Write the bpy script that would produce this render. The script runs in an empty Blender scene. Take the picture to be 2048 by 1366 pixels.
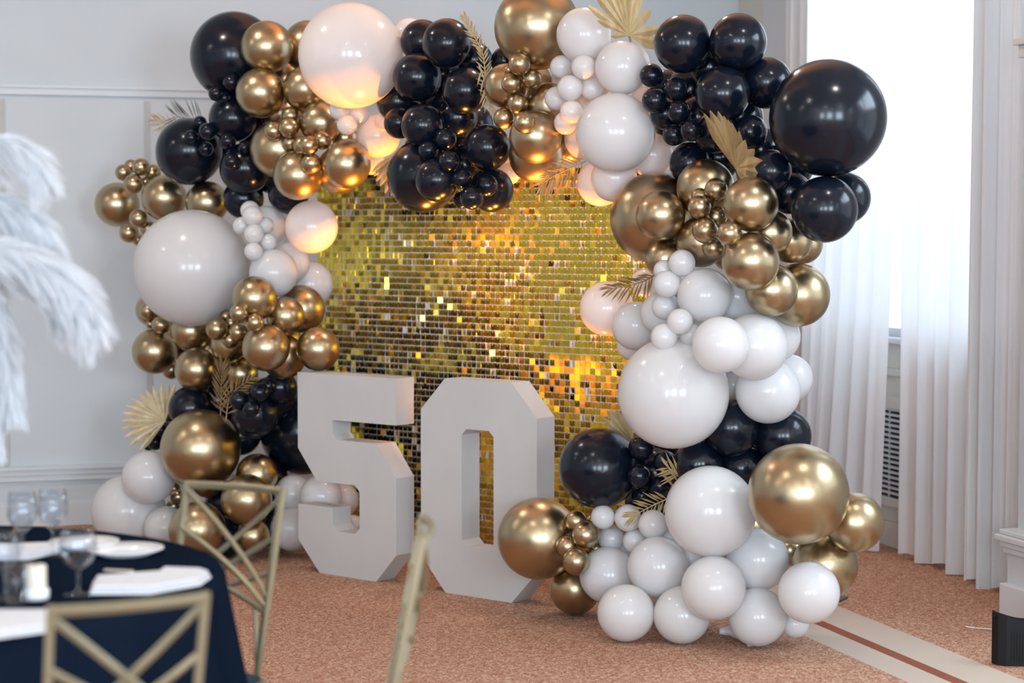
import bpy, bmesh, math, random
import numpy as np
from mathutils import Vector, Matrix, Euler
random.seed(7)
S = bpy.context.scene
COL = S.collection
F = 4000.0                      # focal length in pixels of the 2048-wide frame
H = 1.55                        # eye height
PITCH = math.atan(223 / F)
# ------------------------------------------------------------------ camera
cam_d = bpy.data.cameras.new('camera'); cam = bpy.data.objects.new('camera', cam_d); COL.objects.link(cam)
cam.location = (0, 0, H); cam.rotation_euler = (math.pi / 2 - PITCH, 0, 0)
cam_d.sensor_width = 36; cam_d.lens = F / 2048 * 36
cam_d.clip_end = 200
cam_d.dof.use_dof = True; cam_d.dof.focus_distance = 7.75; cam_d.dof.aperture_fstop = 2.2
S.camera = cam
# ------------------------------------------------------------------ room frame
CORNER = Vector((1.301, 11.58, 0)); RA = math.radians(17)
E1 = Vector((-math.cos(RA), -math.sin(RA), 0))      # along the panelled back wall, away from the windows
E2 = Vector((math.sin(RA), -math.cos(RA), 0))       # along the window wall, towards the camera
UP = Vector((0, 0, 1))
CEIL, LEN1, LEN2 = 3.5, 10.0, 14.0
def R3(e1, e2, z): return CORNER + E1 * e1 + E2 * e2 + UP * z
# ------------------------------------------------------------------ world, lights, exposure
W = bpy.data.worlds.new('world'); S.world = W; W.use_nodes = True
bg = W.node_tree.nodes['Background']; bg.inputs[0].default_value = (0.86, 0.93, 1, 1); bg.inputs[1].default_value = 1.5
S.view_settings.view_transform = 'Standard'; S.view_settings.look = 'None'
S.view_settings.exposure = 0.36; S.view_settings.gamma = 1.0; S.view_settings.use_curve_mapping = False
S.cycles.use_denoising = True
S.cycles.max_bounces = 10; S.cycles.transparent_max_bounces = 12
S.cycles.caustics_reflective = False; S.cycles.caustics_refractive = False
S.cycles.sample_clamp_indirect = 4.0
def aim(o, d):
    o.rotation_euler = Vector(d).to_track_quat('-Z', 'Y').to_euler()
def area(name, loc, d, sx, sy, watts, col, spread=180):
    l = bpy.data.lights.new(name, 'AREA'); l.shape = 'RECTANGLE'; l.size = sx; l.size_y = sy
    l.energy = watts; l.color = col; l.spread = math.radians(spread)
    o = bpy.data.objects.new(name, l); COL.objects.link(o); o.location = loc; aim(o, d); return o
DAY = (0.70, 0.85, 1.0); WARM = (1.0, 0.92, 0.82)
WIN_R = [(1.25, 3.52), (4.55, 6.65), (8.2, 10.3)]        # openings in the window wall (e2)
WIN_F = [(1.2, 3.2), (4.6, 6.6), (8.0, 9.6)]             # openings in the wall behind the camera (e1)
for i, (a, b) in enumerate(WIN_R):
    area('daylight', R3(-0.60, (a + b) / 2, 2.95), E1 * .6 - UP * .8, b - a, 1.3, (56, 80, 70)[i], DAY)
for a, b in WIN_F:
    area('daylight', R3((a + b) / 2, LEN2 + 0.45, 2.05), -E2, b - a, 2.1, 265, DAY)
def lamp_pts():
    for e1 in (1.6, 4.0, 6.4, 8.6):
        for e2 in (2.2, 5.4, 8.6, 11.8):
            yield e1, e2
for e1, e2 in lamp_pts():
    l = bpy.data.lights.new('downlight', 'AREA'); l.shape = 'DISK'; l.size = 0.16; l.energy = 9; l.color = WARM
    o = bpy.data.objects.new('downlight', l); COL.objects.link(o); o.location = R3(e1, e2, CEIL - 0.03); aim(o, -UP)
AMBER = (1.0, 0.33, 0.03)
UPLIGHTS = [(-0.20, 9.02, -0.12, -0.06), (0.30, 8.62, -0.06, -0.12)]
for x, y, dx, dy in UPLIGHTS:
    l = bpy.data.lights.new('amber_uplight', 'SPOT'); l.energy = 420; l.color = AMBER; l.shadow_soft_size = 0.045
    l.spot_size = math.radians(64); l.spot_blend = 0.8
    o = bpy.data.objects.new('amber_uplight', l); COL.objects.link(o); o.location = (x, y, 0.17); aim(o, (dx, dy, 1))
# ------------------------------------------------------------------ camera-ray helpers
CP, SP = math.cos(PITCH), math.sin(PITCH)
def ray(px, py):
    u = (px - 1024) / F; v = (683 - py) / F
    return Vector((u, CP + v * SP, v * CP - SP))
def at(px, py, Y):
    d = ray(px, py); return Vector((0, 0, H)) + d * (Y / d.y)
def onz(px, py, z=0.0):
    d = ray(px, py); return Vector((0, 0, H)) + d * ((z - H) / d.z)
def arch_y(px): return 8.28 / (1 + 0.934 * (px - 1024) / F)
# ------------------------------------------------------------------ materials
def mat(name, col, rough=0.5, metal=0.0, spec=0.5, **kw):
    m = bpy.data.materials.new(name); m.use_nodes = True
    b = m.node_tree.nodes['Principled BSDF']
    b.inputs['Base Color'].default_value = (*col, 1); b.inputs['Roughness'].default_value = rough
    b.inputs['Metallic'].default_value = metal; b.inputs['Specular IOR Level'].default_value = spec
    for k, v in kw.items(): b.inputs[k.replace('_', ' ')].default_value = v
    return m
def nodes(m): return m.node_tree.nodes, m.node_tree.links, m.node_tree.nodes['Principled BSDF']
def noisy(m, c1, c2, scale, detail=4, bump=0.0, stretch=None, coord='Object'):
    N, L, b = nodes(m)
    tc = N.new('ShaderNodeTexCoord'); nz = N.new('ShaderNodeTexNoise'); nz.inputs['Scale'].default_value = scale; nz.inputs['Detail'].default_value = detail
    mp = N.new('ShaderNodeMapping'); mp.inputs['Scale'].default_value = stretch or (1, 1, 1)
    L.new(tc.outputs[coord], mp.inputs[0]); L.new(mp.outputs[0], nz.inputs['Vector'])
    r = N.new('ShaderNodeValToRGB'); r.color_ramp.elements[0].position = 0.3; r.color_ramp.elements[1].position = 0.7
    r.color_ramp.elements[0].color = (*c1, 1); r.color_ramp.elements[1].color = (*c2, 1)
    L.new(nz.outputs['Fac'], r.inputs[0]); L.new(r.outputs[0], b.inputs['Base Color'])
    if bump:
        bp = N.new('ShaderNodeBump'); bp.inputs['Strength'].default_value = bump; bp.inputs['Distance'].default_value = 0.005
        L.new(nz.outputs['Fac'], bp.inputs['Height']); L.new(bp.outputs[0], b.inputs['Normal'])
    return m
def thin(m, col, amount, transparent=0.0):
    N, L, b = nodes(m)
    t = N.new('ShaderNodeBsdfTranslucent'); t.inputs[0].default_value = (*col, 1)
    mx = N.new('ShaderNodeMixShader'); mx.inputs[0].default_value = amount
    out = N['Material Output']
    L.new(b.outputs[0], mx.inputs[1]); L.new(t.outputs[0], mx.inputs[2])
    last = mx
    if transparent:
        tr = N.new('ShaderNodeBsdfTransparent'); m2 = N.new('ShaderNodeMixShader'); m2.inputs[0].default_value = transparent
        L.new(mx.outputs[0], m2.inputs[1]); L.new(tr.outputs[0], m2.inputs[2]); last = m2
    L.new(last.outputs[0], out.inputs[0]); return m
M = {}
M['wall'] = noisy(mat('wall_paint', (.58, .62, .65), .55), (.565, .61, .64), (.595, .64, .665), 3)
M['cream'] = mat('cream_paint', (.66, .645, .59), .5)
M['trim'] = mat('trim_paint', (.64, .67, .69), .4)
M['batten'] = mat('batten_paint', (.46, .47, .44), .5)
M['ceiling'] = mat('ceiling_paint', (.80, .79, .76), .7)
M['black'] = noisy(mat('black_latex', (.004, .007, .015), .19, 0, .38), (.003, .006, .013), (.006, .010, .020), 2)
M['white'] = thin(mat('white_latex', (.86, .86, .87), .17, 0, .55), (.88, .85, .82), .30)
M['gold'] = noisy(mat('chrome_gold_latex', (.47, .375, .235), .30, 1), (.45, .355, .22), (.49, .39, .245), 1.5)
M['digit'] = noisy(mat('matt_white_board', (.56, .555, .55), .7, 0, .3), (.55, .545, .54), (.575, .57, .56), 6)
M['tile'] = mat('gold_mirror_film', (.86, .61, .04), .12, 1)
M['pin'] = mat('clear_pin', (.85, .80, .74), .3)
M['grid'] = mat('white_grid_board', (.95, .96, .97), .5)
M['leaf'] = noisy(mat('gold_sprayed_leaf', (.50, .36, .16), .42, .35), (.40, .28, .12), (.62, .47, .24), 40, stretch=(1, 1, .2))
M['palm'] = noisy(mat('dried_palm_leaf', (.55, .42, .22), .6, .1), (.42, .29, .13), (.64, .51, .29), 30, stretch=(1, 1, .3))
M['pale_palm'] = noisy(mat('pale_dried_palm', (.68, .57, .36), .6, .1), (.55, .43, .24), (.74, .64, .42), 30)
M['bronze'] = noisy(mat('bronze_sprayed_leaf', (.34, .22, .10), .42, .35), (.25, .155, .06), (.42, .285, .13), 40, stretch=(1, 1, .2))
M['dark_leaf'] = mat('dark_green_gold_leaf', (.07, .09, .06), .5, .2)
M['chair'] = noisy(mat('champagne_gold_paint', (.36, .31, .20), .42, .5), (.275, .24, .15), (.315, .27, .175), 20)
M['seat'] = mat('navy_seat_fabric', (.012, .022, .045), .8)
M['cloth'] = noisy(mat('navy_black_tablecloth', (.006, .011, .022), 1.0, 0, .0), (.005, .010, .020), (.008, .014, .027), 250)
M['linen'] = noisy(mat('white_linen', (.70, .71, .74), .8), (.68, .69, .72), (.73, .74, .77), 60)
M['china'] = mat('white_china', (.85, .85, .86), .12)
M['steel'] = mat('polished_steel', (.75, .75, .74), .15, 1)
def clear_glass(name='clear_glass'):
    m = mat(name, (1, 1, 1), .02); N, L, b = nodes(m)
    tr = N.new('ShaderNodeBsdfTransparent'); tr.inputs[0].default_value = (.93, .95, .97, 1)
    gl = N.new('ShaderNodeBsdfGlossy'); gl.inputs['Roughness'].default_value = .03
    lw = N.new('ShaderNodeLayerWeight'); lw.inputs[0].default_value = .25
    fr = N.new('ShaderNodeMath'); fr.operation = 'MULTIPLY_ADD'; fr.inputs[1].default_value = .45; fr.inputs[2].default_value = .03; L.new(lw.outputs['Facing'], fr.inputs[0])
    mx = N.new('ShaderNodeMixShader'); L.new(fr.outputs[0], mx.inputs[0]); L.new(tr.outputs[0], mx.inputs[1]); L.new(gl.outputs[0], mx.inputs[2])
    L.new(mx.outputs[0], N['Material Output'].inputs[0]); return m
M['glass'] = clear_glass()
M['wax'] = mat('ivory_candle_wax', (.80, .74, .62), .5)
M['feather'] = thin(mat('white_ostrich_feather', (.78, .80, .83), .9, 0, .1), (.8, .83, .87), .30)
M['drape'] = noisy(mat('pale_grey_drape', (.70, .71, .72), .85, 0, .2), (.68, .69, .70), (.72, .73, .74), 200, stretch=(1, 1, .05))
M['drape'] = thin(M['drape'], (.6, .62, .64), .12)
M['sheer'] = thin(mat('white_sheer_voile', (.93, .96, 1.0), .8, 0, .1), (.93, .97, 1.0), .50, .035)
M['plastic'] = mat('black_plastic', (.006, .006, .007), .5, 0, .25)
M['plate'] = mat('grey_steel_plate', (.10, .11, .12), .4, .6)
M['dark'] = mat('dark_void', (.02, .025, .03), .8)
M['pane'] = clear_glass('window_pane')
def carpet():
    m = mat('salmon_carpet', (.5, .25, .15), .95, 0, .1); N, L, b = nodes(m)
    tc = N.new('ShaderNodeTexCoord')
    nz = N.new('ShaderNodeTexNoise'); nz.inputs['Scale'].default_value = 72; nz.inputs['Detail'].default_value = 1.5; nz.inputs['Distortion'].default_value = 1.6
    L.new(tc.outputs['Object'], nz.inputs['Vector'])
    r = N.new('ShaderNodeValToRGB'); e = r.color_ramp.elements
    e[0].position = .40; e[0].color = (.32, .138, .09, 1); e[1].position = .62; e[1].color = (.61, .435, .315, 1)
    x = e.new(.50); x.color = (.46, .245, .163, 1)
    L.new(nz.outputs['Fac'], r.inputs[0])
    big = N.new('ShaderNodeTexNoise'); big.inputs['Scale'].default_value = 260; L.new(tc.outputs['Object'], big.inputs['Vector'])
    sep = N.new('ShaderNodeSeparateXYZ'); L.new(tc.outputs['Object'], sep.inputs[0])
    def band(lo, hi):
        g = N.new('ShaderNodeMath'); g.operation = 'GREATER_THAN'; g.inputs[1].default_value = lo; L.new(sep.outputs[0], g.inputs[0])
        l = N.new('ShaderNodeMath'); l.operation = 'LESS_THAN'; l.inputs[1].default_value = hi; L.new(sep.outputs[0], l.inputs[0])
        p = N.new('ShaderNodeMath'); p.operation = 'MULTIPLY'; L.new(g.outputs[0], p.inputs[0]); L.new(l.outputs[0], p.inputs[1]); return p
    def over(prev, fac, c1, c2):
        rr = N.new('ShaderNodeValToRGB'); rr.color_ramp.elements[0].color = (*c1, 1); rr.color_ramp.elements[1].color = (*c2, 1)
        L.new(big.outputs['Fac'], rr.inputs[0])
        mx = N.new('ShaderNodeMixRGB'); L.new(fac.outputs[0], mx.inputs[0]); L.new(prev.outputs[0], mx.inputs[1]); L.new(rr.outputs[0], mx.inputs[2]); return mx
    a = over(r, band(.95, 1.345), (.50, .42, .35), (.60, .51, .43))
    c = over(a, band(1.15, 1.205), (.25, .085, .055), (.30, .11, .07))
    L.new(c.outputs[0], b.inputs['Base Color'])
    bp = N.new('ShaderNodeBump'); bp.inputs['Strength'].default_value = .4; bp.inputs['Distance'].default_value = .004
    L.new(big.outputs['Fac'], bp.inputs['Height']); L.new(bp.outputs[0], b.inputs['Normal'])
    return m
M['carpet'] = carpet()
# ------------------------------------------------------------------ object helpers
ORG = {}
def link(name, me, parent=None, loc=(0, 0, 0)):
    o = bpy.data.objects.new(name, me); COL.objects.link(o); o.location = loc
    if parent is not None: o.parent = parent
    return o
def tag(o, label, cat, group=None):
    o['label'] = label; o['category'] = cat
    if group: o['group'] = group
    return o
def empty(name, loc, label=None, cat=None, group=None):
    o = bpy.data.objects.new(name, None); COL.objects.link(o); o.location = loc; o.empty_display_size = .1
    ORG[o.name] = Vector(loc)
    if label: tag(o, label, cat, group)
    return o
def mesh_of(name, verts, faces, mats, smooth=False, fm=None):
    me = bpy.data.meshes.new(name); me.from_pydata([tuple(v) for v in verts], [], faces)
    for m in (mats if isinstance(mats, (list, tuple)) else [mats]): me.materials.append(m)
    if smooth: me.polygons.foreach_set('use_smooth', [True] * len(me.polygons))
    if fm: me.polygons.foreach_set('material_index', fm)
    me.update(); return me
class MB:
    """collects shapes in world space and links them as one mesh object"""
    def __init__(s): s.v = []; s.f = []; s.m = []; s.mi = 0
    def add(s, v, f):
        n = len(s.v); s.v += [Vector(p) for p in v]; s.f += [tuple(i + n for i in q) for q in f]; s.m += [s.mi] * len(f); return s
    def hexa(s, p):  # 8 corners: bottom loop 0-3, top loop 4-7
        return s.add(p, [(3, 2, 1, 0), (4, 5, 6, 7), (0, 1, 5, 4), (1, 2, 6, 5), (2, 3, 7, 6), (3, 0, 4, 7)])
    def rbox(s, a1, b1, a2, b2, z0, z1):  # box in the room frame
        return s.hexa([R3(a1, a2, z0), R3(b1, a2, z0), R3(b1, b2, z0), R3(a1, b2, z0), R3(a1, a2, z1), R3(b1, a2, z1), R3(b1, b2, z1), R3(a1, b2, z1)])
    def bar(s, a, b, w, d=None, up=(0, 0, 1)):
        a, b = Vector(a), Vector(b); t = (b - a).normalized(); u = Vector(up)
        if abs(t.dot(u)) > .97: u = Vector((1, 0, 0)) if abs(t.x) < .9 else Vector((0, 1, 0))
        x = t.cross(u).normalized(); y = x.cross(t).normalized(); d = d or w; x *= w / 2; y *= d / 2
        return s.hexa([a - x - y, a + x - y, a + x + y, a - x + y, b - x - y, b + x - y, b + x + y, b - x + y])
    def tube(s, pts, rad, n=8, cap=True):
        pts = [Vector(p) for p in pts]; rs = rad if isinstance(rad, (list, tuple)) else [rad] * len(pts)
        v, f = [], []; ref = Vector((.31, .17, .93))
        for i, p in enumerate(pts):
            t = (pts[min(i + 1, len(pts) - 1)] - pts[max(i - 1, 0)]).normalized()
            x = t.cross(ref).normalized(); y = t.cross(x)
            for k in range(n):
                a = 2 * math.pi * k / n; v.append(p + (x * math.cos(a) + y * math.sin(a)) * rs[i])
        for i in range(len(pts) - 1):
            for k in range(n):
                q = (k + 1) % n; f.append((i * n + k, i * n + q, (i + 1) * n + q, (i + 1) * n + k))
        if cap: f.append(tuple(range(n))); f.append(tuple((len(pts) - 1) * n + k for k in reversed(range(n))))
        return s.add(v, f)
    def lathe(s, c, prof, n=32, axis=None):
        c = Vector(c); v, f = [], []
        for r, z in prof:
            for k in range(n):
                a = 2 * math.pi * k / n; v.append(c + Vector((r * math.cos(a), r * math.sin(a), z)))
        for i in range(len(prof) - 1):
            for k in range(n):
                q = (k + 1) % n; f.append((i * n + k, i * n + q, (i + 1) * n + q, (i + 1) * n + k))
        return s.add(v, f)
    def build(s, name, m, parent=None, smooth=False, kind=None, bevel=0):
        o0 = ORG.get(parent.name, Vector()) if parent is not None else Vector()
        me = mesh_of(name, [p - o0 for p in s.v], s.f, m, smooth, s.m)
        o = link(name, me, parent)
        if parent is not None: ORG[o.name] = o0
        if kind: o['kind'] = kind
        if bevel:
            b = o.modifiers.new('edge', 'BEVEL'); b.width = bevel; b.segments = 2; b.limit_method = 'ANGLE'
        return o
# ------------------------------------------------------------------ the room
def struct(mb, name, m, parent=None, bevel=0): return mb.build(name, m, parent, kind='structure', bevel=bevel)
fl = mesh_of('floor', [(-.8, -.8, 0), (LEN1 + .8, -.8, 0), (LEN1 + .8, LEN2 + .8, 0), (-.8, LEN2 + .8, 0), (-.8, -.8, -.05), (LEN1 + .8, -.8, -.05), (LEN1 + .8, LEN2 + .8, -.05), (-.8, LEN2 + .8, -.05)],
             [(0, 1, 2, 3), (7, 6, 5, 4), (0, 4, 5, 1), (1, 5, 6, 2), (2, 6, 7, 3), (3, 7, 4, 0)], M['carpet'])
fo = link('floor', fl); fo['kind'] = 'structure'
fo.matrix_world = Matrix(((E1.x, E2.x, 0, CORNER.x), (E1.y, E2.y, 0, CORNER.y), (0, 0, 1, 0), (0, 0, 0, 1)))
struct(MB().rbox(-.8, LEN1 + .8, -.8, LEN2 + .8, CEIL, CEIL + .1), 'ceiling', M['ceiling'])
struct(MB().rbox(-.5, LEN1 + .2, -.2, 0, 0, CEIL), 'wall_back', M['wall'])
struct(MB().rbox(LEN1, LEN1 + .2, 0, LEN2, 0, CEIL), 'wall_left', M['wall'])
def pierced(mb, wins, total, z0, z1, box):
    x = 0
    for a, b in wins:
        box(x, a, 0, CEIL); box(a, b, 0, z0); box(a, b, z1, CEIL); x = b
    box(x, total, 0, CEIL)
wr = MB(); pierced(wr, WIN_R, LEN2, 1.03, 3.12, lambda a, b, z0, z1: wr.rbox(-.06, 0, a, b, z0, z1)); struct(wr, 'wall_right', M['cream'])
wf = MB(); pierced(wf, WIN_F, LEN1, 1.03, 3.12, lambda a, b, z0, z1: wf.rbox(a, b, LEN2, LEN2 + .2, z0, z1)); struct(wf, 'wall_front', M['wall'])
# panelled back wall: battens, rails, baseboard
rail = MB(); rail.rbox(0, LEN1, 0, .022, 2.250, 2.285); rail.rbox(0, LEN1, 0, .036, 2.285, 2.298)
struct(rail, 'trim_1', M['trim'])
low = MB(); low.rbox(0, LEN1, 0, .045, .300, .318); low.rbox(0, LEN1, 0, .032, .272, .300); low.rbox(0, LEN1, 0, .022, .240, .272)
struct(low, 'trim_2', M['trim'])
struct(MB().rbox(0, LEN1, 0, .022, 0, .115).rbox(0, LEN1, 0, .015, .115, .128), 'baseboard_back', M['trim'])
def back_e(px_):
    d = ray(px_, 560); n = E2; t = (CORNER - Vector((0, 0, H))).dot(n) / d.dot(n); return (Vector((0, 0, H)) + d * t - CORNER).dot(E1)
EB = back_e(298); EP = back_e(9) - EB
k = 0
for i in range(-4, 8):
    p = EB + i * EP
    if .1 < p < LEN1 - .1:
        struct(MB().rbox(p - .012, p + .012, 0, .010, .318, 2.225), 'trim_%d' % (3 + k), M['batten']); k += 1
# window wall: casing, sill, panel, grille, pier
struct(MB().rbox(0, .10, .57, .92, 0, CEIL).rbox(0, .13, .55, .93, 0, .12), 'trim_20', M['wall'])
w1 = empty('window_1', R3(0, 1.9, 1.03)); w1['kind'] = 'structure'
fr = MB()
a, b = WIN_R[0]
for x in (a, a + .88, a + 1.78, b - .04): fr.rbox(-.055, -.02, x, x + .04, 1.03, 3.12)
for z in (1.03, 3.08): fr.rbox(-.055, -.02, a, b, z, z + .04)
fr.build('window_frame', M['trim'], w1)
MB().rbox(-.02, .05, a - .03, b + .03, 1.0, 1.03).build('window_sill', M['trim'], w1, bevel=.006)
MB().rbox(-.040, -.037, a + .04, b - .04, 1.07, 3.08).build('pane', M['pane'], w1)
for i, (a, b) in enumerate(WIN_R[1:] ):
    w = empty('window_%d' % (i + 2), R3(0, (a + b) / 2, 1.03)); w['kind'] = 'structure'
    fr = MB()
    for x in (a, (a + b) / 2 - .025, b - .05): fr.rbox(-.14, -.07, x, x + .05, 1.03, 3.12)
    for z in (1.03, 2.2, 3.07): fr.rbox(-.14, -.07, a, b, z, z + .05)
    fr.build('window_frame', M['trim'], w)
for i, (a, b) in enumerate(WIN_F):
    w = empty('window_%d' % (i + 4), R3((a + b) / 2, LEN2, 1.03)); w['kind'] = 'structure'
    fr = MB()
    for x in (a, (a + b) / 2 - .025, b - .05): fr.rbox(x, x + .05, LEN2 + .07, LEN2 + .14, 1.03, 3.12)
    for z in (1.03, 2.2, 3.07): fr.rbox(a, b, LEN2 + .07, LEN2 + .14, z, z + .05)
    fr.build('window_frame', M['trim'], w)
struct(MB().rbox(0, .02, .75, 3.55, .84, .875).rbox(0, .02, .75, 3.55, 0, .125).rbox(0, .012, .75, 3.55, .125, .21), 'trim_21', M['cream'], bevel=.004)
gr = empty('radiator_grille', R3(.02, 2.2, .21), 'black slotted radiator grille in a cream frame seen between the sheer curtains', 'radiator grille')
g0, g1 = 1.55, 2.78
MB().rbox(0.001, .006, g0, g1, .23, .69).build('backing', M['dark'], gr)
MB().rbox(.001, .03, g0 - .05, g0, .20, .74).rbox(.001, .03, g1, g1 + .05, .20, .74).rbox(.001, .03, g0, g1, .20, .245).rbox(.001, .03, g0, g1, .68, .74).build('grille_frame', M['cream'], gr, bevel=.004)
for i in range(17):
    z = .262 + i * .0255
    MB().rbox(.008, .022, g0, g1, z, z + .011).build('slat', M['trim'], gr)
for i in range(9):
    x = g0 + .08 + i * .135
    MB().rbox(.006, .012, x, x + .012, .245, .68).build('upright', M['trim'], gr)
pier = MB().rbox(0, .325, 3.61, 4.42, 0, CEIL).rbox(0, .37, 3.61, 4.45, 0, .29)
po = struct(pier, 'wall_right', M['wall'])
struct(MB().rbox(0, .396, 3.59, 4.48, 0, .125), 'baseboard_right', M['trim'], bevel=.005)
struct(MB().rbox(0, .40, 3.59, 4.48, .325, .345).rbox(0, .415, 3.575, 4.49, .30, .325).rbox(0, .40, 3.59, 4.48, .275, .30).rbox(0, .388, 3.60, 4.47, .25, .275), 'trim_22', M['trim'], bevel=.005)
struct(MB().rbox(0, .37, 3.59, 4.46, 2.285, 2.31).rbox(0, .35, 3.6, 4.44, 2.235, 2.285), 'trim_23', M['trim'], bevel=.004)
# ------------------------------------------------------------------ curtains
def curtain(name, label, e_a, e_b, d0, m, amp, period, z0=.015, z1=3.3, top=None, thick=.0015, bulge=None, seed=0, eb_bot=None):
    rnd = random.Random(seed); n = max(24, int((e_b - e_a) / period * 16)); nz = 14
    ph = [rnd.uniform(.75, 1.25) for _ in range(80)]
    v, f = [], []
    for j in range(nz + 1):
        t = j / nz; z = z0 + (z1 - z0) * t
        eb = e_b if eb_bot is None else eb_bot + (e_b - eb_bot) * min(1, t * 1.15)
        acc = 0
        for i in range(n + 1):
            s = i / n; acc = s * (e_b - e_a) / period * 2 * math.pi
            wob = math.sin(acc + .7 * math.sin(acc * .37 + seed)) + .35 * math.sin(acc * 1.9 + 1.3 * seed + .5 * t)
            d = d0 + amp * wob * ph[int(acc / 6.283) % 80] * (.72 + .28 * (1 - t))
            if bulge: d += bulge(s, t)
            e = e_a + (eb - e_a) * s + .25 * amp * math.cos(acc * 1.0)
            zz = z if j else z0 + .012 * math.sin(acc * .5)
            v.append(R3(max(d, .06), e, zz))
    for j in range(nz):
        for i in range(n):
            q = j * (n + 1) + i; f.append((q, q + 1, q + n + 2, q + n + 1))
    o = link(name, mesh_of(name, v, f, m, True)); tag(o, label, 'curtain')
    return o
curtain('drape', 'pale grey full-length drape hanging beside the wall pier', 2.94, 3.42, .15, M['drape'], .042, .105, z0=.012, seed=2)
curtain('drape', 'narrow pale grey drape behind the black balloons at the room corner', .95, 1.31, .13, M['drape'], .035, .10, z0=.012, seed=5)
curtain('sheer_curtain', 'wide white sheer curtain billowing out over the window', 1.31, 2.28, .17, M['sheer'], .035, .17, z0=.02, seed=3,
        bulge=lambda s, t: .11 * (1 - t) ** 2 * math.exp(-((s - .45) / .35) ** 2), eb_bot=2.10)
curtain('sheer_curtain', 'narrow white sheer curtain hanging straight between radiator grille and drape', 2.25, 2.98, .12, M['sheer'], .03, .15, z0=.02, seed=9)
# ------------------------------------------------------------------ numerals 5 and 0
A0 = Vector((-.975, 9.07, 0)); DA = Vector((.766, -.643, 0)); DB = Vector((.643, .766, 0))
def prism(loops, T):
    mb = MB(); bm = bmesh.new()
    outer = loops[0]
    vs = [[bm.verts.new(A0 + DA * w + UP * h) for w, h in lp] for lp in loops]
    es = []
    for lp in vs:
        for i in range(len(lp)): es.append(bm.edges.new((lp[i], lp[(i + 1) % len(lp)])))
    bmesh.ops.triangle_fill(bm, use_beauty=True, edges=es)
    bm.verts.index_update(); base = [v.co.copy() for v in bm.verts]; fs = [[v.index for v in f.verts] for f in bm.faces]; bm.free()
    n = len(base); v = base + [p + DB * T for p in base]
    f = []
    for q in fs:
        nrm = (base[q[1]] - base[q[0]]).cross(base[q[2]] - base[q[0]])
        if nrm.dot(DB) > 0: q = q[::-1]
        f.append(tuple(q)); f.append(tuple(i + n for i in reversed(q)))
    k = 0
    for lp in loops:
        m = len(lp); ar = sum(lp[i][0] * lp[(i + 1) % m][1] - lp[(i + 1) % m][0] * lp[i][1] for i in range(m))
        for i in range(m):
            a, b = k + i, k + (i + 1) % m
            f.append((a, a + n, b + n, b))
        k += m
    mb.add(v, f); return mb
def fix_normals(o):
    bm = bmesh.new(); bm.from_mesh(o.data); bmesh.ops.recalc_face_normals(bm, faces=bm.faces); bm.to_mesh(o.data); bm.free()
FIVE = [(0, .905), (0, .56), (.12, .417), (.36, .417), (.39, .39), (.39, .226), (.36, .2), (.248, .2), (.222, .226), (.222, .304), (0, .304), (0, .14),
        (.135, 0), (.49, 0), (.613, .13), (.613, .468), (.50, .612), (.248, .612), (.222, .637), (.222, .70), (.613, .70), (.613, .905)]
five = prism([FIVE], .115).build('numeral_five', M['digit']); fix_normals(five)
tag(five, 'freestanding white block numeral 5 in front of the gold sequin screen', 'numeral')
x0, x1 = .76, 1.406; h0, h1, h2, h3 = 0, .92, .995, 1.172
ZERO = [(x0, .78), (x0, .147), (x0 + .14, 0), (x1 - .136, 0), (x1, .14), (x1, .779), (x1 - .136, .92), (x0 + .14, .92)]
HOLE = [(.995, .235), (.995, .685), (1.02, .71), (1.147, .71), (1.172, .685), (1.172, .235), (1.147, .21), (1.02, .21)]
zero = prism([ZERO, HOLE], .115).build('numeral_zero', M['digit']); fix_normals(zero)
tag(zero, 'freestanding white block numeral 0 with a tall slot, gold balloon against it', 'numeral')
# ------------------------------------------------------------------ gold sequin screen
S0 = Vector((-.973, 10.13, 0)); SA = Vector((math.cos(math.radians(41)), -math.sin(math.radians(41)), 0)); SN = Vector((-SA.y, SA.x, 0)) * -1
if SN.y > 0: SN = -SN
scr = empty('sequin_screen', S0 + SA * 1.05, 'shimmering gold sequin screen standing behind the white numerals', 'backdrop screen'); scr['kind'] = 'thing'
NP, NQ, P = 7, 6, .30
for i in range(NP):
    for j in range(NQ):
        mb = MB(); q = []
        for z in (j * P + .03 + .001, (j + 1) * P + .03 - .001):
            for d in (0, .012): pass
        x_a, x_b, z_a, z_b = i * P + .001, (i + 1) * P - .001, j * P + .031, (j + 1) * P + .029
        c = lambda x, z, d: S0 + SA * x + UP * z + SN * d
        mb.hexa([c(x_a, z_a, .009), c(x_b, z_a, .009), c(x_b, z_a, .012), c(x_a, z_a, .012), c(x_a, z_b, .009), c(x_b, z_b, .009), c(x_b, z_b, .012), c(x_a, z_b, .012)])
        for k in range(10):
            zr = z_a + .03 * k; xr = x_a + .03 * k
            for (xa, xb, za, zb, d) in ((x_a, x_b, zr - .001, zr + .0022, .0165), (xr - .001, xr + .0012, z_a, z_b, .0142)):
                mb.hexa([c(xa, za, .0121), c(xb, za, .0121), c(xb, za, d), c(xa, za, d), c(xa, zb, .0121), c(xb, zb, .0121), c(xb, zb, d), c(xa, zb, d)])
        mb.build('panel', M['grid'], scr)
mb = MB()
for i in range(NP + 1):
    x = min(max(i * P, .02), NP * P - .02)
    mb.bar(S0 + SA * x - SN * .012 , S0 + SA * x - SN * .012 + UP * 1.83, .024)
mb.build('support_frame', M['trim'], scr)
PT = .030; tw, th = .0274, .0260
tv = [(-tw / 2, 0, 0), (tw / 2, 0, 0), (tw / 2, 0, -th), (-tw / 2, 0, -th)]
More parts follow.
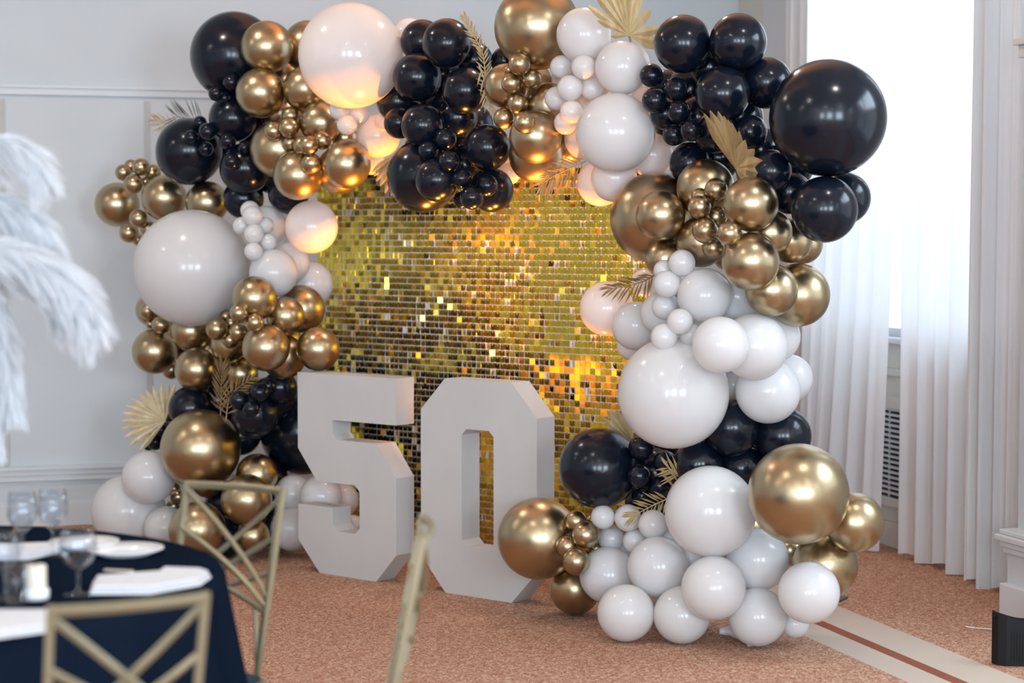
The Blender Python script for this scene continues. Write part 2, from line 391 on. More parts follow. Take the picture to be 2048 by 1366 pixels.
def tile_geom():
    d = .0005; v = [(x, -d, z) for x, _, z in tv] + [(x, d, z) for x, _, z in tv]
    f = [(0, 3, 2, 1), (4, 5, 6, 7), (0, 1, 5, 4), (1, 2, 6, 5), (2, 3, 7, 6), (3, 0, 4, 7)]; m = [0] * 6
    n = len(v); r = .0019
    for a in range(6): v.append((r * math.cos(a * math.pi / 3), -.0022, -.0045 + r * math.sin(a * math.pi / 3)))
    for a in range(6): v.append((r * math.cos(a * math.pi / 3), .003, -.0045 + r * math.sin(a * math.pi / 3)))
    f.append(tuple(n + a for a in reversed(range(6)))); m.append(1)
    for a in range(6): f.append((n + a, n + (a + 1) % 6, n + 6 + (a + 1) % 6, n + 6 + a)); m.append(1)
    return v, f, m
TV, TF, TM = tile_geom()
tile_me = mesh_of('sequin', TV, TF, [M['tile'], M['pin']], False, TM)
rt = random.Random(11); tiles = []
base_rot = Matrix((( SA.x, -SN.x, 0), (SA.y, -SN.y, 0), (0, 0, 1)))   # local x along screen, local -y towards viewer
for j in range(NQ * 10):
    for i in range(NP * 10):
        u = rt.random()
        lowfreq = 2.2 * math.sin(i * .33 + j * .21) + 1.6 * math.sin(i * .17 - j * .4 + 2)
        yaw = rt.gauss(.5 * lowfreq, 2.8) if u < .66 else rt.gauss(.5 * lowfreq, 8) if u < .88 else rt.gauss(0, 32)
        pit = rt.gauss(1.2 * math.sin(i * .12 + j * .5), 1.0) if u < .9 else rt.gauss(0, 5)
        rol = rt.gauss(0, .8) if rt.random() < .88 else rt.gauss(0, 8)
        pos = S0 + SA * ((i + .5) * PT + rt.gauss(0, .0011)) + UP * (.03 + (j + 1) * PT - .002) + SN * .0170
        rot = base_rot @ Euler((math.radians(pit), math.radians(rol), math.radians(yaw))).to_matrix()
        tiles.append((pos, rot))
def to_px(p):
    d = p - Vector((0, 0, H)); dep = d.y * CP - d.z * SP; return 1024 + F * d.x / dep, 683 - F * (d.y * SP + d.z * CP) / dep
big_v = []; big_f = []; big_m = []; singles = 0
order = sorted(range(len(tiles)), key=lambda k: tiles[k][0].y)
chosen = set()
for kx in order:
    px, py = to_px(tiles[kx][0])
    if len(chosen) < 300 and 1075 < px < 1225 and 425 < py < 870 and not (px > 1155 and 560 < py < 680): chosen.add(kx)
so = ORG[scr.name]
for kx, (pos, rot) in enumerate(tiles):
    if kx in chosen:
        o = bpy.data.objects.new('sequin', tile_me); COL.objects.link(o); o.parent = scr
        o.matrix_local = Matrix.Translation(pos - so) @ rot.to_4x4()
    else:
        n = len(big_v); big_v += [rot @ Vector(p) + pos - so for p in TV]; big_f += [tuple(q + n for q in f) for f in TF]; big_m += TM
o = link('sequins', mesh_of('sequins', big_v, big_f, [M['tile'], M['pin']], False, big_m), scr); o['kind'] = 'stuff'
for x, y, dx, dy in UPLIGHTS:
    u = empty('uplight', (x, y, 0), 'small black amber uplight on the carpet behind the slot of the numeral zero' if x < 0 else 'small black amber uplight on the carpet behind the gold balloon at the zero', 'uplight', 'amber uplights behind the numerals')
    MB().lathe((x, y, 0), [(0, 0), (.075, 0), (.075, .015), (.055, .02), (.055, .13), (.065, .135), (.065, .15), (.055, .15), (.05, .14), (0, .14)], 24).build('housing', M['plastic'], u, True)
# ------------------------------------------------------------------ balloons
def balloon_mesh(m, el=1.04):
    prof = [(0, 1.0)]
    for i in range(1, 25):
        a = math.pi * i / 26; prof.append((math.sin(a), math.cos(a) * (1 if a < math.pi / 2 else el)))
    prof += [(.13, -1.075), (.055, -1.11), (.035, -1.15), (.05, -1.17), (.075, -1.20), (.06, -1.215), (0, -1.20)]
    mb = MB().lathe((0, 0, 0), prof, 48); return mesh_of('balloon', mb.v, mb.f, m, True)
BM = {'B': balloon_mesh(M['black']), 'G': balloon_mesh(M['gold']), 'W': balloon_mesh(M['white'])}
FIN = {'B': 'glossy black', 'G': 'chrome gold', 'W': 'matt white'}
# cluster id: (colour, where); rows: x y r layer (higher layer = nearer)
CL = {}
def C(key, col, where, rows):
    CL[key] = (col, where, [tuple(float(t) for t in r.split()) for r in rows.split(',')])
C('tlb', 'B', 'cluster at the table-side upper corner',
  '469 112 86 0, 463 165 17 2, 432 187 15 2, 449 196 13 1.5, 466 236 47 1, 378 303 65 1.2, 400 246 14 2.5, 415 263 17 3, 383 275 15 3, 411 298 15 2.6, 455 282 17 2.4, 489 295 13 2.4, 463 323 17 2.6, 490 337 50 .4, 487 397 40 -.2, 577 388 40 0, 437 296 34 -.8, 545 345 42 -1.2, 500 250 40 -1')
C('tlg', 'G', 'cluster around the arch top giant white balloon',
  '534 94 51 1.6, 617 93 51 -.3, 516 130 37 -.2, 521 186 48 2, 612 178 45 .6, 558 298 57 .6, 641 246 41 1, 581 231 17 2.4, 578 255 20 3, 547 262 19 2.6, 580 286 16 2.4, 604 291 18 2.6, 618 291 19 3.2, 645 281 18 2.6, 623 327 20 3, 596 350 49 1.6, 693 328 48 1.6, 678 341 46 .3, 690 275 26 -.6, 572 158 42 -1.2, 632 208 34 -1, 600 270 45 -.8, 560 225 40 -1')
C('tlw', 'W', 'amber-lit cluster under the arch top',
  '702 111 103 2, 818 70 33 -1.5, 680 220 21 1.6, 694 250 20 1.8, 716 228 22 1.2, 767 243 18 .6, 757 272 43 0, 742 322 27 -2.2, 1018 345 24 -2.4')
C('flg', 'G', 'outermost cluster on the table side',
  '234 409 43 1, 328 396 44 1.4, 414 405 42 .8, 247 345 16 2, 282 334 17 2.2, 267 368 19.5 2.8, 305 345 16 .6, 262 332 13 1, 277 437 18 2.6, 258 466 19 2.2, 298 458 16 2, 276 479 12 1.2, 291 363 9 1.6')
C('lw', 'W', 'cluster of the table-side arch leg',
  '384 536 114 2, 500 421 19 2.4, 505 432 20 3, 484 452 18 2.8, 508 468 19.5 3, 507 503 18 3.2, 537 484 16 2.4, 530 451 17 2.2, 532 453 41 .8, 623 454 52 0, 547 546 48 1, 578 526 41 .2, 620 569 46 -.4')
C('lg', 'G', 'cluster of the table-side arch leg',
  '509 597 44 2, 571 632 38 1.2, 602 618 47 .4, 296 622 17 2, 322 650 18 2.4, 305 620 33 .2, 301 648 9 1.4, 382 662 40 1, 452 632 13 2, 478 626 18 3, 510 645 18 3, 434 658 22 2.8, 477 665 19 3.2, 461 680 17 2.6, 463 646 12 2.2, 309 703 44 1.6, 393 739 43 1.4, 343 739 19 -.4, 458 690 36 .6, 532 695 47 1.8, 567 714 44 .6, 636 698 43 0, 482 748 34 -.6, 430 710 42 -.8, 490 660 40 -.8, 560 680 42 -.8, 350 680 40 -.8, 450 640 40 -1')
C('lb', 'B', 'cluster beside the numeral five',
  '381 816 43 1.2, 321 830 18 2, 306 858 14 1.8, 323 860 14 2.2, 311 884 16 2.2, 297 889 12 1, 478 800 19 2, 502 818 17 2, 519 785 19 1.6, 536 772 15 1.4, 481 870 40 .4, 607 862 86 -1.6, 560 775 34 -.6, 440 800 38 -.6, 450 840 48 -1, 510 830 46 -1, 540 800 46 -1.2, 420 770 36 -1, 470 760 36 -1, 340 860 30 -1, 455 1005 44 -1, 445 1075 42 -1, 545 1050 42 -1.2, 530 960 46 -1.2')  # closing rows: added filler balloons, black for the shade between the gold foot balloons
C('lfg', 'G', 'cluster behind the far chair',
  '401 898 78 2, 514 949 41 .4, 493 1000 50 1, 395 1060 56 1, 505 1072 34 .2, 415 965 30 0, 347 977 14 2, 356 994 15 2.2, 347 1013 14 2')
C('lfw', 'W', 'cluster beside the panelled wall', '297 955 52 1.6, 257 1023 72 .8, 332 1056 43 1.4')
C('lbw', 'W', 'cluster behind the numeral five', '587 988 38 -1, 584 1058 43 -.6, 641 993 42 -1.8, 682 1000 35 -2.6, 706 1052 22 -2.4')
C('tcb', 'B', 'cluster hanging at the arch middle',
  '845 83 43 .4, 894 87 49 1.4, 834 155 48 2, 797 203 43 1, 931 181 46 1.4, 950 120 35 -.3, 950 86 14 -.8, 1010 122 28 -1.2, 799 246 31 1.6, 846 251 43 2, 891 278 22 2.8, 857 301 20 2.8, 898 322 20 2.8, 975 295 46 1.4, 846 352 72 .6, 873 360 43 1.6, 923 357 20 2.2, 974 371 22 1.8, 944 395 24 2.6, 924 400 17 1.6, 983 380 44 .6, 915 235 40 0, 930 330 38 -.4, 880 150 46 -.8, 885 230 46 -.8, 905 285 40 -.6, 845 300 38 -.6, 820 200 44 -.8, 945 250 42 -.9')
C('tcg', 'G', 'cluster at the arch middle',
  '1074 54 84 1.6, 1039 128 22 2.8, 1023 167 20.5 2.8, 1063 158 19.5 2.6, 1036 207 21 2.8, 1008 237 21 3, 1049 245 21.5 3, 1018 140 10 1.6, 1013 172 44 .6, 1098 212 46 .8, 1071 274 52 1, 1072 311 54 -.4, 1140 292 34 -1, 1060 170 46 -.8, 1055 225 40 -.8')
C('tcw', 'W', 'cluster window-side of the arch middle',
  '1168 70 54 2.3, 1244 135 53 1.2, 1258 128 41 .2, 1123 134 23 2.2, 1167 134 24 2.4, 1140 176 25.5 3, 1113 197 23.5 2.4, 1143 224 23 2.8, 1131 246 23 2.4, 1183 178 22 1.8, 1231 266 78.5 2, 1171 277 42 0, 1201 366 46 -.4, 1228 357 46 .4, 1302 310 44 -.8, 1285 195 22 -.8, 1150 160 46 -.8, 1190 150 44 -.8, 1170 215 40 -.8')
C('trb', 'B', 'cluster at the window-side upper corner',
  '1366 88 57 1.2, 1476 84 56 1, 1534 166 50 .4, 1445 188 54 1.6, 1656 236 114 1.6, 1303 151 23.5 2.2, 1309 201 25 2.4, 1353 178 24 2.6, 1357 223 22.5 2.6, 1347 270 21.5 2.4, 1383 261 22 2.6, 1333 228 32 .4, 1381 327 42 .4, 1501 264 33 .8, 1541 342 42 .4, 1649 419 65 1.2, 1689 396 51 .2, 1430 265 42 0, 1580 385 42 -.4, 1420 135 40 -.4, 1380 180 46 -.9, 1400 235 46 -.9, 1350 250 40 -.9, 1480 235 46 -.9, 1520 300 46 -.8, 1580 330 48 -.8, 1440 315 44 -.8, 1425 120 44 -1, 1490 150 46 -1, 1330 170 30 -1')
C('rg', 'G', 'cluster of the window-side arch leg',
  '1311 436 90 .4, 1321 431 49 1.6, 1411 376 57 1, 1502 408 54 1.6, 1432 379 22.5 2.8, 1399 414 23 3, 1400 393 17 2.2, 1433 434 21 2.6, 1410 461 25.5 3.2, 1459 467 24 3.2, 1427 496 22 2.2, 1402 484 50 1, 1331 518 40 .8, 1501 523 57 2, 1540 465 44 .8, 1580 481 44 .2, 1606 488 39 -.3, 1450 440 46 -.6, 1380 430 44 -.6, 1465 500 44 -.6, 1370 490 42 -.6, 1543 580 52 1, 1597 590 62 .2')
C('rw', 'W', 'cluster of the window-side arch leg',
  '1364 526 26.5 3, 1328 541 21 2.4, 1334 568 27 2.8, 1329 614 25 2.6, 1360 643 25.5 3.2, 1328 674 26.5 3, 1381 669 23 2.6, 1409 591 54 1.8, 1475 594 48 .6, 1214 617 54 -.4, 1272 652 48 .4, 1324 627 43 1.2, 1266 690 32 -1, 1290 566 28 -.8, 1347 786 110 2, 1441 690 56 1.8, 1509 694 66 1.2, 1552 674 48 .2, 1536 782 64 1, 1577 757 48 0, 1466 770 28 -.6, 1370 620 50 -.6, 1420 660 52 -.6, 1340 580 40 -.8, 1460 650 50 -.8')
C('rb', 'B', 'cluster low on the window-side leg',
  '1462 856 57 .8, 1565 872 57 .4, 1198 936 80 .6, 1283 896 26 1.8, 1278 952 23 1.8, 1330 924 23 1.4, 1284 992 16 1.2, 1320 972 24 .8, 1398 928 50 .4, 1484 936 46 0, 1320 1012 28 -.2, 1310 945 50 -.6, 1340 890 44 -.8, 1290 1000 40 -.8, 1420 890 46 -.6, 1510 890 46 -.8, 1520 960 46 -.8')
C('rfg', 'G', 'foot cluster facing the curtains', '1597 988 99 2, 1709 1045 58 1, 1650 1131 64 .4, 1580 1100 32 -.2, 1490 1060 44 -.8')
C('zg', 'G', 'cluster leaning on the numeral zero', '1077 1077 81 1.8, 1150 1177 51 1.6, 1152 1043 22 2.4, 1171 1070 27 3, 1134 1093 22 2.4, 1152 1123 27 3, 1184 1041 12 1.6, 1192 1098 15 1.8')
C('rfw', 'W', 'cluster at the window-side foot',
  '1421 1023 90 2, 1515 1120 61 1.2, 1316 1134 60 2.8, 1216 1150 56 2.4, 1427 1176 63 2.6, 1618 1185 60 2, 1252 1226 56 1.8, 1364 1230 56 1.8, 1515 1234 57 2, 1206 1034 24 2, 1256 1036 27 2.2, 1306 1049 29 2.6, 1222 1077 26 2.2, 1270 1082 24 2, 1340 1076 20 1.6, 1384 1116 25 .4, 1440 1112 22 .4, 1590 1247 28 .6, 1300 1180 50 -.6, 1390 1180 50 -.6, 1470 1180 46 -.6, 1250 1110 40 -.6')
rows = []
for key, (col, where, rs) in CL.items():
    for x, y, r, l in rs: rows.append([key, col, x, y, r, l])
n = len(rows)
px = np.array([q[2] for q in rows]); py = np.array([q[3] for q in rows]); pr = np.array([q[4] for q in rows]); la = np.array([q[5] for q in rows])
dirs = np.array([list(ray(x, y)) for x, y in zip(px, py)]); dirs /= dirs[:, 1:2]
scl = pr / F * np.sqrt((dirs ** 2).sum(1)) * 1.01        # sphere radius per metre of depth
Y0 = 8.28 / (1 + .934 * (px - 1024) / F) - .075 * la + .05
Y = Y0.copy()
ymax = np.where(H + dirs[:, 2] * 20 < 0, 50, 50.0)
for i in range(n):                                        # lowest balloons rest on the carpet
    den = scl[i] - dirs[i, 2]
    if den > 0: ymax[i] = H / den if dirs[i, 2] < 0 else 50
ymin = np.zeros(n)
screen_y = lambda X: 10.13 - (X + .973) * .869
five_back = lambda X: A0.y - (X - A0.x) * .839
for it in range(260):
    Pm = dirs * Y[:, None]; Rr = scl * Y
    D = Pm[:, None] - Pm[None]; dist = np.sqrt((D ** 2).sum(2)) + 1e-6
    need = .975 * (Rr[:, None] + Rr[None])
    ov = np.clip(need - dist, 0, None); np.fill_diagonal(ov, 0)
    front = np.where(np.abs(la[:, None] - la[None]) > 1e-6, la[:, None] > la[None], Y[:, None] < Y[None])
    dy = np.where(front, -1.0, 1.0) * ov
    w = (1 / Rr) ; share = w[:, None] / (w[:, None] + w[None])   # small ones give way
    step = (dy * share).sum(1)
    Y = Y + np.clip(step * .30, -.03, .03) + (Y0 - Y) * .012
    Y = np.clip(Y, Y0 - .55, Y0 + .62)
    X = dirs[:, 0] * Y
    Y = np.minimum(Y, screen_y(X) - scl * Y * 1.35 - .02 + np.where(X < -1.0, 9, 0))
    # behind / in front of the numerals
    for i in range(n):
        if rows[i][0] == 'lbw' or (rows[i][0] == 'lb' and pr[i] > 80):
            Y[i] = max(Y[i], five_back(X[i]) + .16 + scl[i] * Y[i] * 1.3)
        elif rows[i][0] in ('zg',) and px[i] < 1130:
            Y[i] = min(Y[i], five_back(X[i]) - scl[i] * Y[i] * 1.3 - .01)
    Y = np.minimum(Y, ymax)
ordw = ['topmost', 'second-highest', 'third-highest', 'fourth-highest', 'fifth-highest', 'sixth-highest', 'seventh-highest']
oru = ['lowest', 'second-lowest', 'third-lowest', 'fourth-lowest', 'fifth-lowest', 'sixth-lowest', 'seventh-lowest']
def size_of(i): return ('hidden ' if la[i] < -.25 else '') + ('small' if pr[i] < 33 else 'medium' if pr[i] < 70 else 'giant')
fam = {}; col_word = {'B': 'black', 'G': 'gold', 'W': 'white'}
for i in range(n): fam.setdefault((rows[i][0], size_of(i)), []).append(i)
rb = random.Random(3)
for (key, sz), idx in fam.items():
    col, where, _ = CL[key]; idx.sort(key=lambda i: py[i])
    for kx, i in enumerate(idx):
        m = len(idx)
        if m == 1: o_ = 'the only'
        elif m == 2: o_ = ('upper', 'lower')[kx]
        else: o_ = ordw[kx] if kx <= (m - 1) // 2 else oru[m - 1 - kx]
        o = bpy.data.objects.new('balloon', BM[col]); COL.objects.link(o)
        r = scl[i] * Y[i]; o.scale = (r, r, r * rb.uniform(.98, 1.03))
        c = Vector(dirs[i]) * Y[i] + Vector((0, 0, H)); o.location = c
        # neck points into the arch, away from the viewer
        nd = Vector((rb.uniform(-.35, .35), 1, rb.uniform(-.35, .35))).normalized()
        o.rotation_euler = (-nd).to_track_quat('Z', 'Y').to_euler()
        tag(o, '%s %s %s balloon in the %s' % (o_, sz, FIN[col] if len(where.split()) < 8 else col_word[col], where), 'balloon', '%s balloons, %s' % ({'B': 'black', 'G': 'gold', 'W': 'white'}[col], where))
def balloon_y(x, y):      # depth of the arch at a pixel, for the leaves tucked between balloons
    b = 99
    for i in range(n):
        if (px[i] - x) ** 2 + (py[i] - y) ** 2 < pr[i] ** 2: b = min(b, Y[i] - .6 * scl[i] * Y[i])
    return b if b < 90 else arch_y(x)
# ------------------------------------------------------------------ fan palms and fronds
def blade(p0, p1, wid, fold, name, m, parent, side=None, droop=0.0, blunt=.0, wide=.62):
    p0, p1 = Vector(p0), Vector(p1); t = (p1 - p0); L = t.length; t.normalize()
    view = (((p0 + p1) / 2) - Vector((0, 0, H))).normalized()
    if side is None: side = t.cross(view).normalized()
    nrm = side.cross(t).normalized()
    if nrm.dot(view) > 0: nrm = -nrm
    v, f = [], []; K = 7
    for k in range(K + 1):
        s = k / K
        if s <= wide: w = .16 + .84 * (s / wide) ** .9
        else: w = blunt + (1 - blunt) * (1 - ((s - wide) / (1 - wide)) ** 1.35)
        w *= wid / 2
        c = p0 + t * (L * s) - UP * (droop * L * s * s)
        v += [c - side * w - nrm * fold * w, c + nrm * fold * w * .3, c + side * w - nrm * fold * w]
    for k in range(K):
        a = 3 * k; f += [(a, a + 1, a + 4, a + 3), (a + 1, a + 2, a + 5, a + 4)]
    return MB().add(v, f).build(name, m, parent, smooth=False)
def fan(label, base, tips, wid, m, stem_to, Yb, toward=-.06, blunt=.12, fold=.45, wide=.62):
    b = at(*base, Yb); o = empty('fan_palm_leaf', b, label, 'palm leaf')
    MB().tube([at(*stem_to, Yb + .10), b.lerp(at(*stem_to, Yb + .10), .4), b], [.006, .0055, .005], 8).build('stem', m, o, True)
    for i, tp in enumerate(tips):
        off = toward + random.uniform(-.02, .02)
        blade(b, at(tp[0], tp[1], Yb + off), wid * (tp[2] if len(tp) > 2 else 1), fold, 'leaf_blade', m, o, blunt=blunt, wide=wide)
    return o
fan('tan dried fan palm leaf standing up behind the white balloons of the arch top', (1258, 70),
    [(1222, 71, .8), (1196, 40, .8), (1176, 12, .9), (1190, -14), (1206, -34), (1222, -50), (1238, -58), (1254, -60), (1268, -50, 1.1), (1282, -22, 1.1), (1300, 20, 1.25), (1316, 58, 1.25), (1316, 84, 1.1), (1308, 97, .8)],
    .034, M['palm'], (1264, 92), balloon_y(1244, 110) - .02, toward=-.05, blunt=.35, wide=.7)
fan('bronze gold fan palm leaf between black and gold balloons on the window side', (1472, 336),
    [(1408, 227, .8), (1420, 221), (1436, 223), (1447, 232), (1456, 240), (1464, 247, .95), (1478, 262, .9), (1490, 280, .9), (1509, 298, 1.1), (1526, 322, 1.1), (1537, 350, 1), (1490, 352, .7)],
    .050, M['bronze'], (1478, 362), balloon_y(1411, 376) - .10, toward=-.02, blunt=.08, wide=.6)
fan('pale round fan palm leaf low on the table side beside small black balloons', (330, 842),
    [(350, 770), (338, 768), (323, 768), (306, 772), (292, 780), (278, 787), (262, 798), (252, 811), (246, 826), (243, 842), (242, 858), (247, 875), (258, 892), (278, 903)],
    .030, M['pale_palm'], (352, 850), balloon_y(381, 816) + .12, toward=.0, blunt=.2, wide=.72)
fan('tan pleated fan palm leaf rising behind the giant white balloon of the window side', (1268, 888),
    [(1206, 836), (1214, 822), (1222, 820), (1232, 817), (1240, 828), (1246, 845)], .034, M['palm'], (1280, 900), arch_y(1268) + .16, toward=.0, blunt=.1)
fan('amber-lit palm leaf hanging between gold and black balloons above the sequin screen', (796, 308),
    [(744, 344), (748, 352), (752, 362), (760, 372), (770, 386), (782, 392)], .034, M['palm'], (806, 300), arch_y(790) + .1, toward=-.02, blunt=.15)
def frond(label, pts, n, ll, Yb, m, ang=50, wid=.007, side_dark=None, name='palm_frond', curl=.25, lean=0.0):
    """rachis through pixel points (base first), leaflets on both sides"""
    P3 = [at(p[0], p[1], Yb + (p[2] if len(p) > 2 else 0)) for p in pts]
    dense = []
    for i in range(len(P3) - 1):
        a0 = P3[max(i - 1, 0)]; a1 = P3[i]; a2 = P3[i + 1]; a3 = P3[min(i + 2, len(P3) - 1)]
        for k in range(8):
            t = k / 8
            dense.append(.5 * ((2 * a1) + (a2 - a0) * t + (2 * a0 - 5 * a1 + 4 * a2 - a3) * t * t + (3 * a1 - a0 - 3 * a2 + a3) * t ** 3))
    dense.append(P3[-1])
    o = empty(name, P3[0], label, 'palm frond')
    MB().tube(dense, [.0035 - .0022 * i / len(dense) for i in range(len(dense))], 6).build('rachis', m, o, True)
    N = len(dense) - 1
    for i in range(n):
        t = .12 + .86 * i / (n - 1); q = t * N; a = int(min(q, N - 1)); fr_ = q - a
        p = dense[a].lerp(dense[a + 1], fr_); tg = (dense[min(a + 1, N)] - dense[max(a - 1, 0)]).normalized()
        view = (p - Vector((0, 0, H))).normalized(); sd = tg.cross(view).normalized()
        for s in (-1, 1):
            A = math.radians(ang * (1 - .55 * t) + random.uniform(-7, 7) + lean * s)
            dirv = tg * math.cos(A) + sd * (s * math.sin(A)) + view * random.uniform(-.25, .15)
            L = ll * (.55 + .9 * math.sin(math.pi * min(1, .18 + .72 * t))) * random.uniform(.85, 1.1) * .75
            e = p + dirv.normalized() * L
            mm = side_dark if (side_dark is not None and s == 1) else m
            blade(p, e, wid * random.uniform(.85, 1.15), .5, 'leaflet', mm, o, droop=curl * random.uniform(.2, 1), blunt=0, wide=.45)
    return o
ya = balloon_y(931, 181)
frond('dried gold palm frond twisting upward between the middle black and gold balloons', [(985, 222), (972, 165), (966, 110), (946, 68), (929, 34)], 22, .05, ya - .10, M['palm'], 48, .008, curl=.15)
frond('short gold palm frond drooping over the middle gold balloon', [(958, 130), (972, 170), (974, 200), (986, 222)], 9, .055, ya - .13, M['palm'], 40, .008, curl=.2)
frond('gold palm frond dipping in front of the top rows of the sequin screen', [(1172, 322), (1145, 335), (1112, 350), (1084, 368)], 13, .085, arch_y(1130) + .02, M['leaf'], 62, .0085, curl=.35)
frond('bronze feathery palm frond resting over a pinkish white balloon', [(1312, 548), (1288, 562), (1255, 572), (1218, 578)], 12, .075, balloon_y(1214, 617) - .11, M['bronze'], 52, .008, curl=.4)
frond('gold palm frond pointing up behind the largest white foot balloon', [(1345, 985), (1362, 955), (1352, 945), (1336, 936)], 10, .082, balloon_y(1330, 924) - .10, M['leaf'], 70, .0085, curl=0, lean=8)
frond('gold palm frond lying over small white balloons at the foot', [(1340, 996), (1318, 1005), (1292, 1018), (1262, 1034)], 10, .072, balloon_y(1256, 1036) - .04, M['leaf'], 62, .009, curl=.05)
frond('upright bronze palm frond above the chrome giant of the table-side foot', [(441, 832), (442, 795), (443, 760), (446, 728)], 13, .085, balloon_y(393, 739) - .08, M['bronze'], 42, .0085, curl=.0)
frond('bronze palm frond bending towards the numeral five', [(452, 840), (458, 800), (474, 778), (506, 756)], 13, .07, balloon_y(458, 690) - .11, M['bronze'], 60, .0085, curl=.05)
frond('fine dark-tipped palm frond fanning up behind a black balloon on the table side', [(412, 246), (392, 240), (372, 237), (352, 232)], 11, .12, arch_y(380) + .10, M['dark_leaf'], 70, .0055, curl=-.1, name='palm_frond', lean=6)
frond('pale dried palm frond poking out sideways behind the same black balloon', [(372, 262), (350, 250), (328, 246), (312, 240)], 9, .085, arch_y(360) + .14, M['palm'], 45, .007, curl=.05)
# ------------------------------------------------------------------ stand feet, loose bits on the carpet
b0 = onz(1470, 1266); pf = MB()
pf.tube([onz(1440, 1263, .012), onz(1462, 1262, .016), onz(1485, 1272, .016), onz(1500, 1285, .014)], [.012, .020, .020, .016], 10)
tag(pf.build('stand_foot', M['china'], smooth=True), 'small white curved stand foot peeking out under the white balloons', 'stand foot')
c = onz(1668, 1200); pl = MB(); a = onz(1692, 1196)
d = (a - c).normalized(); s_ = Vector((-d.y, d.x, 0))
pl.hexa([c - d * .12 - s_ * .09, a - s_ * .012, a + s_ * .012, c - d * .12 + s_ * .09] + [q + UP * .008 for q in (c - d * .12 - s_ * .09, a - s_ * .012, a + s_ * .012, c - d * .12 + s_ * .09)])
tag(pl.build('base_plate', M['plate']), 'flat dark steel base plate tip beyond the outermost white foot balloon', 'base plate')
wire = MB().tube([onz(1932, 1253, .004), onz(1950, 1256, .004), onz(1978, 1258, .004), onz(2010, 1262, .004)], .0025, 6)
tag(wire.build('cable', M['china'], smooth=True), 'thin white cable lying on the carpet behind the black floor box', 'cable')
# black floor uplighter with a scooped top
B0 = onz(1978, 1327); bx = Vector((.93, -.10, 0)).normalized(); by = Vector((.35, -.60, 0)).normalized()
bxo = empty('floor_uplighter', B0, 'black ribbed plastic floor light with a scooped top, cut off by the frame edge', 'floor light')
Wd, Dp = .26, .055
def scoop(s): return .190 - .030 * math.sin(math.pi * min(1, s * 1.05)) + .0 * s
mb = MB(); K = 12; v = []
front = lambda s, d: B0 + bx * (Wd * s) + by * d
for k in range(K + 1):
    s = k / K; rnd_ = .012 if k in (0, K) else 0
    for d, z in ((0 + rnd_, .004), (Dp - rnd_, .004), (Dp - rnd_, scoop(s)), (Dp - .006 - rnd_ * .5, scoop(s)), (Dp - .006 - rnd_ * .5, scoop(s) - .025), (.006 + rnd_ * .5, scoop(s) - .018), (.006 + rnd_ * .5, scoop(s) + .006), (rnd_, scoop(s) + .006)):
        v.append(front(s, d) + UP * z)
f = []
for k in range(K):
    for j in range(8): f.append((k * 8 + j, k * 8 + (j + 1) % 8, (k + 1) * 8 + (j + 1) % 8, (k + 1) * 8 + j))
f += [tuple(range(8)), tuple(K * 8 + j for j in reversed(range(8)))]
ob = mb.add(v, f).build('housing', M['plastic'], bxo); fix_normals(ob)
for k in range(20):
    s = .15 + k * .038
    p = front(s, Dp + .001)
    MB().bar(p + UP * .02, p + UP * .125, .0045, .003).build('rib', M['plastic'], bxo)
q = front(.42, Dp + .001) + UP * .145
MB().tube([q, q + by * .004], .003, 10).build('screw', M['steel'], bxo)
# ------------------------------------------------------------------ table
TC = Vector((-1.5, 4.6, 0)); TR, TZ = .82, .75
def cloth():
    nA, v, f = 220, [], []
    rings = [(0, 0), (.5, 0), (.97, 0), (1.0, -.006)] + [(1.008 + .0 * k, -.02 - .73 * k / 16) for k in range(17)]
    for k, (r, dz) in enumerate(rings):
        t = max(0, -dz / .75)
        for i in range(nA):
            a = 2 * math.pi * i / nA
            fold = (.055 * math.sin(17 * a + .8 * math.sin(3 * a)) + .022 * math.sin(31 * a + 1)) * t ** .8 + .085 * t
            rr = r * TR + fold
            v.append(TC + Vector((rr * math.cos(a), rr * math.sin(a), TZ + dz)))
    for k in range(len(rings) - 1):
        for i in range(nA):
            q = (i + 1) % nA; f.append((k * nA + i, k * nA + q, (k + 1) * nA + q, (k + 1) * nA + i))
    return MB().add(v, f)
tag(cloth().build('tablecloth', M['cloth'], smooth=True), 'dark navy cloth draped over the round table to the floor', 'tablecloth')
def plate(c, r, label):
    c = Vector(c)
    o = MB().lathe(c, [(0, .002), (r * .55, .002), (r * .62, 0), (r * .66, .003), (r, .016), (r, .019), (r * .68, .008), (r * .6, .006), (0, .006)], 48).build('plate', M['china'], smooth=True)
    tag(o, label, 'plate')
plate(onz(251, 1110, TZ), .094, 'white china plate at the table edge beside the far chair')
plate(onz(168, 1096, TZ), .088, 'white china plate behind the two wine glasses')
def lath_glass(name, c, prof, label, cat, extra=None):
    c = Vector(c); o = MB().lathe(c, prof, 32).build(name, M['glass'], smooth=True); tag(o, label, cat); return o
def wine(c, hgt, r, label):
    k = hgt / .20; t = .0014
    out = [(0, 0), (.033, 0), (.033, .002), (.008, .006), (.004, .012), (.004, .075 * k), (.012, .083 * k), (r * .72, .10 * k), (r, .130 * k), (r * .97, .165 * k), (r * .86, .20 * k)]
    inn = [(r * .86 - t, .20 * k), (r * .97 - t, .165 * k), (r - t, .130 * k), (r * .72 - t, .102 * k), (.010, .086 * k), (0, .085 * k)]
    lath_glass('wine_glass', c, out + inn, label, 'wine glass')
wine(onz(46, 1118, TZ), .165, .037, 'clear stemmed wine glass closer to the feather plumes')
wine(onz(107, 1112, TZ), .165, .037, 'clear stemmed wine glass next to the white plate')
wine(onz(157, 1190, TZ), .145, .042, 'round-bowled stemmed water glass in front of the plate')
